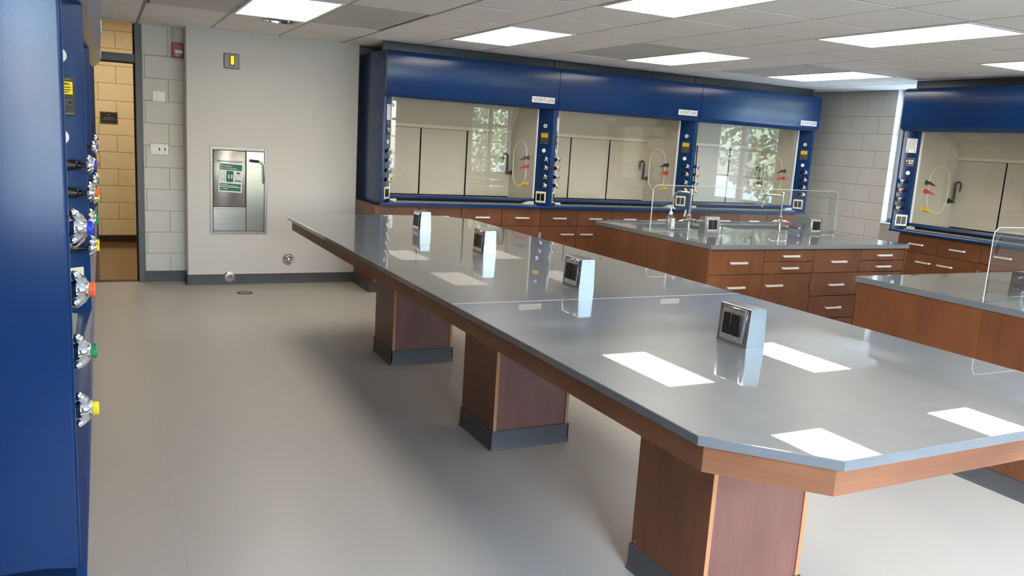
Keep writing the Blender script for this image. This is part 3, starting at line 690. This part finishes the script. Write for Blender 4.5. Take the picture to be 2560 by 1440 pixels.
def shield(M, x0, x1, y, h, label):
    t = thing('splash_shield', label, 'shield', group='clear acrylic splash shields'); t.matrix_world = M
    r, z0, z1 = 0.05, 0.90, 0.90+h
    pts = [(x0, z0), (x1, z0), (x1, z1-r)]+[(x1-r+r*math.cos(a), z1-r+r*math.sin(a)) for a in [PI/2*k/6 for k in range(1, 6)]]+[(x1-r, z1), (x0+r, z1)]+[(x0+r+r*math.cos(a), z1-r+r*math.sin(a)) for a in [PI/2+PI/2*k/6 for k in range(1, 6)]]+[(x0, z1-r)]
    MB().prism(pts, 'y', y-0.001, y+0.001).build('sheet', 'acrylic', t)
    ed = pts[1:]+[pts[0]]
    MB().tube([(a, y, b) for a, b in ed], 0.0022, 6).build('polished_edge', 'acrylic_edge', t)
    MB().box(x0-0.002, y-0.014, z0, x1+0.002, y-0.004, z0+0.022, 0.002).build('base_rail', 'acrylic_rail', t)
    MB().tube([(x0, y-0.002, z0+0.002), (x0, y-0.002, z1-r)], 0.0045, 8).build('end_edge', 'acrylic_edge', t)
shield(MA, 0.038, 2.11-0.02, 0.80, 0.372, 'clear acrylic splash shield along the sink island')
shield(MBm, 0.01, IW-0.005, 0.765, 0.372, 'clear acrylic splash shield on the cut off island')
def outlet_box(M, label, group, both=True, name='outlet_box'):
    # local: long side along x, plates facing -y (and +y), base at z = 0
    t = thing(name, label, 'outlet box', group=group); t.matrix_world = M
    MB().prism([(-0.040, 0.0), (0.040, 0.0), (0.034, 0.130), (0.031, 0.134), (-0.031, 0.134), (-0.034, 0.130)], 'x', -0.075, 0.075).build('housing', 'polished', t)
    for sg in ((1, -1) if both else (1,)):
        Mf = (RZ(PI) if sg == -1 else Matrix()) @ T(0, -0.0375, 0.070) @ RX(-0.046)
        duplex_plate(t, Mf, 'chrome')
    return t
ordn = ['chrome outlet box nearest the chamfered front end of the long table', 'chrome outlet box second from the front end of the long table', 'chrome outlet box third from the front end of the long table', 'chrome outlet box nearest the far end of the long table']
for y, l in zip((2.098, 3.19, 4.245, 5.29), ordn): outlet_box(T(1.967, y, 0.9) @ RZ(-PI/2), l, 'outlet boxes on the long table')
outlet_box(MA @ T(0.585, 0.735, 0.9), 'chrome outlet box before the shield near the hand soap', 'outlet boxes on the sink island')
outlet_box(MA @ T(1.76, 0.745, 0.9), 'chrome outlet box before the shield near the block wall', 'outlet boxes on the sink island')
outlet_box(MBm @ T(IW-0.455, 0.69, 0.9), 'chrome outlet box behind the shield on the cut off island', None)
# hand soap bottle
bt = thing('soap_bottle', 'clear pump bottle of hand sanitizer behind the island shield', 'bottle', MA @ Vector((0.31, 0.90, 0.9)))
bt.scale = (1.08, 1.08, 1.12)
MB().box(-0.032, -0.02, 0.0, 0.032, 0.02, 0.095, 0.008, 2).prism([(-0.030, 0.092), (0.030, 0.092), (0.013, 0.116), (-0.013, 0.116)], 'y', -0.017, 0.017).build('bottle_body', 'clear_bottle', bt)
MB().box(-0.027, -0.015, 0.004, 0.027, 0.015, 0.09, 0.006).build('gel_fill', 'clear_bottle', bt)
box('front_label', 'gel', -0.002, -0.0212, 0.012, 0.028, -0.0203, 0.086, bt); box('label_mark', 'ink', 0.006, -0.0216, 0.02, 0.018, -0.021, 0.026, bt)
for k in range(5): box('label_text', 'ink_grey', 0.003, -0.0216, 0.045+k*0.007, 0.022, -0.021, 0.047+k*0.007, bt)
MB().lathe([(0.014, 0.114), (0.014, 0.134), (0.008, 0.138), (0.005, 0.14), (0.005, 0.16)], None, 14).build('pump_collar', 'white_plastic', bt)
MB().box(-0.011, -0.008, 0.158, 0.011, 0.008, 0.170, 0.003).tube([(0, 0, 0.166), (0.0, -0.03, 0.166), (0, -0.036, 0.160)], 0.0045, 8).build('pump_head', 'white_plastic', bt)

# ------------------------------------------------------------------ long table
tb = thing('lab_table', 'long grey topped wooden table with chamfered corners on three pedestals', 'table')
X0, X1, Y0, Y1, CX, CYN = 1.215, 2.68, 1.165, 6.315, 0.217, 0.230
oct_ = [(X0, Y0+CYN), (X0+CX, Y0), (X1-CX, Y0), (X1, Y0+CYN), (X1, Y1-CYN), (X1-CX, Y1), (X0+CX, Y1), (X0, Y1-CYN)]
s1, s2 = 2.90, 4.56
parts = [[oct_[0], oct_[1], oct_[2], oct_[3], (X1, s1-0.001), (X0, s1-0.001)], [(X0, s1+0.001), (X1, s1+0.001), (X1, s2-0.001), (X0, s2-0.001)], [(X0, s2+0.001), (X1, s2+0.001), oct_[4], oct_[5], oct_[6], oct_[7]]]
for pg in parts:
    b = MB().prism(pg, 'z', 0.876, 0.9)
    top = [e for e in b.bm.edges if all(abs(v.co.z-0.9) < 1e-6 for v in e.verts)]
    bmesh.ops.bevel(b.bm, geom=top, offset=0.0022, segments=1, profile=0.5, affect='EDGES')
    b.build('top_slab', 'epoxy', tb)
mat('seam', (206, 206, 202), 0.4)
for sy in (s1, s2): box('seam_strip', 'seam' if sy == s1 else 'epoxy', X0+0.002, sy-0.0012, 0.89, X1-0.002, sy+0.0012, 0.9003, tb)
def inset(poly, d):
    n = len(poly); out = []
    for i in range(n):
        p0, p1, p2 = Vector(poly[i-1]), Vector(poly[i]), Vector(poly[(i+1) % n])
        e1, e2 = (p1-p0).normalized(), (p2-p1).normalized()
        n1, n2 = Vector((-e1.y, e1.x)), Vector((-e2.y, e2.x))
        bis = (n1+n2).normalized(); out.append(tuple(p1+bis*(d/bis.dot(n1))))
    return out
ao, ai = inset(oct_, 0.030), inset(oct_, 0.050)
for i in range(8):
    j = (i+1) % 8
    MB().prism([ao[i], ao[j], ai[j], ai[i]], 'z', 0.803, 0.8755).build('apron_board', 'wood_rail', tb)
box('top_core', 'wood_rail', X0+0.12, Y0+0.3, 0.83, X1-0.12, Y1-0.3, 0.875, tb)
for yc in (2.09, 3.71, 5.32):
    a, b, c, d = 1.728, 2.162, yc-0.2, yc+0.2
    ped = box('pedestal', 'wood_panel', a+0.008, c+0.003, 0.0, b-0.008, d-0.003, 0.84, tb)
    box('side_board', 'wood', a, c, 0.095, a+0.018, d, 0.832, ped, 0.001); box('side_board', 'wood', b-0.018, c, 0.095, b, d, 0.832, ped, 0.001)
    for y0_, y1_ in ((c-0.0012, c+0.001), (d-0.001, d+0.0012)):
        for x0_ in (a+0.0005, b-0.0175): box('edge_band', 'wood_edge', x0_, y0_, 0.10, x0_+0.017, y1_, 0.83, ped)
    base_strip('base_strip', [(a, d), (a, c), (b, c), (b, d), (a, d)], ped)
    for yy in (c+0.02, d-0.02): MB().lathe([(0.005, 0), (0.005, 0.002), (0.002, 0.004)], T(a, yy, 0.115) @ RY(-PI/2), 8).build('screw', 'chrome', ped)

# ------------------------------------------------------------------ chase wall fittings
YW = 8.25
ew = thing('eyewash_cabinet', 'recessed stainless steel emergency eyewash cabinet in the pale wall', 'eyewash station', (0.917, YW, 0.495))
CW, CH = 0.53, 0.837
MB().box(0, -0.006, 0, 0.028, 0.002, CH, 0.002).box(CW-0.028, -0.006, 0, CW, 0.002, CH, 0.002).box(0.028, -0.006, 0, CW-0.028, 0.002, 0.028, 0.002).box(0.028, -0.006, CH-0.034, CW-0.028, 0.002, CH, 0.002).build('frame', 'frame_steel', ew)
box('backing', 'black_gap', 0.028, -0.002, 0.028, CW-0.028, 0.001, CH-0.034, ew)
dr = MB().box(0.031, -0.012, 0.262, 0.325, -0.001, CH-0.038, 0.005, 2).build('door', 'steel', ew)
MB().tube([(0.07, -0.014, 0.702), (0.07, -0.03, 0.702), (0.09, -0.034, 0.702), (0.27, -0.034, 0.698), (0.29, -0.03, 0.698), (0.29, -0.014, 0.698)], 0.007, 10).build('handle', 'steel_satin', dr)
box('hinge_strip', 'steel_satin', 0.030, -0.010, 0.250, 0.328, -0.001, 0.259, ew)
MB().box(0.031, -0.006, 0.031, 0.328, -0.001, 0.247, 0.001).build('lower_panel', 'steel', ew)
sp = MB().box(0.332, -0.008, 0.031, CW-0.031, -0.001, CH-0.038, 0.002).build('side_panel', 'steel', ew)
MB().tube([(CW-0.038, -0.012, 0.50), (CW-0.038, -0.05, 0.51), (CW-0.038, -0.055, 0.66), (CW-0.046, -0.055, 0.685), (CW-0.065, -0.055, 0.70), (0.44, -0.055, 0.708)], 0.009, 12).build('pull_lever', 'chrome', sp)
MB().tube([(0.44, -0.055, 0.708), (0.36, -0.055, 0.714)], 0.013, 12).build('lever_grip', 'black_plastic', sp)
sg = thing('emergency_sign', 'green and white emergency shower eyewash card hung on the steel door', 'sign', (0.985, YW-0.044, 0.908))
sg.rotation_euler = (0, 0.05, 0)
SW, SH = 0.215, 0.275
MB().box(0, 0, 0, SW, 0.002, SH, 0.0008).build('card', 'white_plastic', sg)
def sb(nm, m, x0, z0, x1, z1, o=0.0012): return box(nm, m, x0, -o, z0, x1, 0.0, z1, sg)
sb('header_block', 'sign_green', 0.008, SH-0.066, SW-0.008, SH-0.010)
text('sign_text', 'Emergency', 0.024, 'white_plastic', sg, (0.014, -0.0016, SH-0.027), align='LEFT'); text('sign_text', 'Shower/Eyewash', 0.024, 'white_plastic', sg, (0.014, -0.0016, SH-0.050), align='LEFT', sx=0.9)
sb('diagram_block', 'sign_green', 0.068, 0.096, 0.132, SH-0.074)
for k in (0.086, 0.112): sb('diagram_figure', 'white_plastic', k, 0.13, k+0.011, 0.168, 0.0018)
for cx in (0.036, 0.176): MB().tube([(cx+0.021*math.cos(2*PI*k/20), -0.001, 0.146+0.021*math.sin(2*PI*k/20)) for k in range(20)], 0.0012, 6, closed=True).build('diagram_ring', 'ink', sg)
MB().prism([(0.152, 0.178), (0.200, 0.178), (0.176, 0.197)], 'y', -0.0012, 0.0).build('diagram_arrow', 'ink', sg)
sb('diagram_bar', 'sign_green', 0.144, 0.104, 0.208, 0.116)
for k in (0.03, 0.052): MB().prism([(k-0.006, 0.109), (k+0.006, 0.109), (k, 0.118)], 'y', -0.0012, 0.0).build('diagram_arrow', 'ink', sg)
sb('footer_block', 'sign_green', 0.012, 0.052, SW-0.010, 0.082); sb('footer_block', 'sign_green', 0.012, 0.012, SW-0.010, 0.046)
sb('footer_text', 'white_plastic', 0.02, 0.069, 0.085, 0.073, 0.0018); sb('footer_text', 'white_plastic', 0.02, 0.059, 0.175, 0.063, 0.0018); sb('footer_text', 'white_plastic', 0.045, 0.028, 0.085, 0.034, 0.0018)
MB().tube([(0.03+0.007*math.cos(2*PI*k/14), -0.0015, 0.030+0.007*math.sin(2*PI*k/14)) for k in range(14)], 0.001, 6, closed=True).build('footer_ring', 'white_plastic', sg)
MB().tube([(0.105, 0.0, SH-0.006), (0.105, 0.012, SH+0.012), (0.105, 0.0, SH+0.014)], 0.002, 6).build('hang_loop', 'white_plastic', sg)
st = thing('alarm_strobe', 'square steel plate with amber strobe lens high on the pale wall', 'strobe', (1.044, YW, 2.052))
MB().box(0, -0.008, 0, 0.139, 0.001, 0.139, 0.004).build('plate', 'frame_grey', st); box('inner_plate', 'dark_steel', 0.008, -0.0095, 0.008, 0.131, -0.007, 0.131, st, 0.001)
MB().box(0.052, -0.018, 0.03, 0.096, -0.008, 0.122, 0.004).build('bezel', 'dark_panel', st); MB().box(0.058, -0.034, 0.036, 0.090, -0.016, 0.118, 0.008, 2).build('lens', 'amber', st)
va = thing('wall_valve', 'round chrome flushing valve flange on the pale wall', 'valve', (1.658, YW, 0.24))
MB().lathe([(0.057, 0), (0.057, 0.004), (0.050, 0.010), (0.044, 0.010), (0.040, 0.004)], OUT, 28).build('flange', 'chrome', va)
MB().lathe([(0.038, 0.002), (0.036, 0.014), (0.024, 0.022), (0.020, 0.030), (0.012, 0.034)], OUT, 24).build('valve_body', 'chrome', va)
kn = thing('wall_push_knob', 'round steel push button on the baseboard below the eyewash cabinet', 'knob', (1.092, YW-0.006, 0.071))
MB().lathe([(0.055, 0), (0.055, 0.004), (0.040, 0.014), (0.032, 0.014)], OUT, 28).build('flange', 'steel_satin', kn); MB().lathe([(0.030, 0.012), (0.030, 0.030), (0.026, 0.034)], OUT, 24).build('button', 'chrome', kn)
fd = thing('floor_drain', 'round steel floor drain below the eyewash cabinet', 'drain', (1.17, 7.79, 0.0))
MB().lathe([(0.072, 0), (0.072, 0.002), (0.060, 0.003), (0.058, 0.001)], None, 28).build('ring', 'dark_brass', fd)
MB().lathe([(0.057, 0), (0.057, 0.0015)], None, 24).build('grate', 'dark_panel', fd)
for k in range(-2, 3): L = math.sqrt(0.05**2-(k*0.018)**2); box('grate_bar', 'steel_satin', -L, k*0.018-0.004, 0.001, L, k*0.018+0.004, 0.003, fd)
# block strip fittings
fa = thing('fire_strobe', 'red fire alarm strobe mounted in the block wall corner', 'fire alarm', (0.614, YB, 2.122))
MB().box(0, -0.045, 0, 0.096, 0.0, 0.132, 0.006).build('body', 'fire_red', fa)
MB().box(0.020, -0.060, 0.036, 0.092, -0.044, 0.070, 0.006).build('strobe_lens', 'lens_clear', fa)
text('lettering', 'FIRE', 0.022, 'white_plastic', fa, (0.047, -0.0462, 0.020))
cd = tag(box('conduit', 'grid_bar', 0.612, YB-0.02, 2.254, 0.632, YB, ZC, None, 0.003), 'thin painted conduit above the red fire alarm', 'conduit')
bp = thing('blank_plate', 'blank square steel wall plate on the block strip by the door', 'wall plate', (0.44, YB, 1.706))
MB().box(0, -0.006, 0, 0.115, 0.001, 0.105, 0.004).build('plate', 'plate_metal', bp)
for a in (0.034, 0.081):
    for c in (0.014, 0.091): MB().lathe([(0.0035, 0.005), (0.0035, 0.0072)], T(a, 0, c) @ OUT, 8).build('screw', 'dark_panel', bp)
sw = thing('switch_plate', 'steel three gang light switch plate on the block strip by the door', 'light switch', (0.414, YB, 1.217))
MB().box(0, -0.006, 0, 0.163, 0.001, 0.105, 0.004).build('plate', 'plate_metal', sw)
for a in (0.082, 0.130): MB().box(a-0.005, -0.016, 0.040, a+0.005, -0.005, 0.064, 0.001).build('toggle', 'dark_panel', sw)
for a in (0.034, 0.082, 0.130):
    for c in (0.022, 0.083): MB().lathe([(0.003, 0.005), (0.003, 0.0072)], T(a, 0, c) @ OUT, 8).build('screw', 'dark_panel', sw)
pq = thing('room_plaque', 'small dark general laboratory plaque on the tan corridor wall', 'sign', (-0.003, YC, 1.456))
MB().box(0, -0.008, 0, 0.199, 0.0, 0.146, 0.002).build('plaque_frame', 'bronze', pq); box('plaque_face', 'plaque_black', 0.012, -0.010, 0.012, 0.187, -0.007, 0.134, pq)
text('lettering', '509', 0.024, 'ink_grey', pq, (0.10, -0.0105, 0.108)); text('lettering', 'GENERAL', 0.026, 'ink_grey', pq, (0.10, -0.0105, 0.075)); text('lettering', 'LABORATORY', 0.026, 'ink_grey', pq, (0.10, -0.0105, 0.052), sx=0.92)

# ------------------------------------------------------------------ outdoors, seen only in reflections and through the windows
g = tag(box('lawn', 'lawn', -40, -60, -0.7, 60, YR-0.3, -0.6), 'greyed lawn outside the windows, toned for bounced light', 'lawn'); g['kind'] = 'structure'
g = box('lawn_side', 'lawn', XR+0.4, YR-0.3, -0.7, 60, 30, -0.6); g['kind'] = 'structure'
def tree(x, y, h, r, label):
    t = thing('tree', label, 'tree', (x, y, -0.6), 0, 'trees outside the windows')
    MB().tube([(0, 0, 0), (0.05, 0, h*0.3), (0, 0.08, h*0.6)], [0.16, 0.12, 0.06], 8).build('trunk', 'bark', t)
    vs_, fs = [], []
    for k in range(4200):
        u = random.random()**0.4; a = random.uniform(0, 2*PI); zc_ = random.uniform(-1, 1); q = math.sqrt(1-zc_*zc_)
        c = Vector((r*u*q*math.cos(a), r*u*q*math.sin(a), h*0.6+h*0.42*u*zc_))
        d1 = Vector((random.gauss(0, 1), random.gauss(0, 1), random.gauss(0, 1))).normalized()*0.09; d2 = d1.orthogonal().normalized()*0.06
        n = len(vs_); vs_ += [c-d1, c+d2, c+d1, c-d2]; fs.append((n, n+1, n+2, n+3))
    me = bpy.data.meshes.new('crown'); me.from_pydata([tuple(v) for v in vs_], [], fs); me.materials.append(MATS['leaf'])
    o = ob('crown', me, t); o['kind'] = 'stuff'
tree(5.0, -7.5, 5.5, 2.4, 'leafy tree on the lawn behind the camera side windows'); tree(10.2, -7.5, 5.0, 2.2, 'leafy tree on the lawn near the building corner'); tree(12.6, 7.6, 5.2, 1.9, 'leafy tree outside the window wall by the block wall corner'); tree(12.4, 3.4, 5.2, 1.9, 'leafy tree outside the window wall behind the hood')
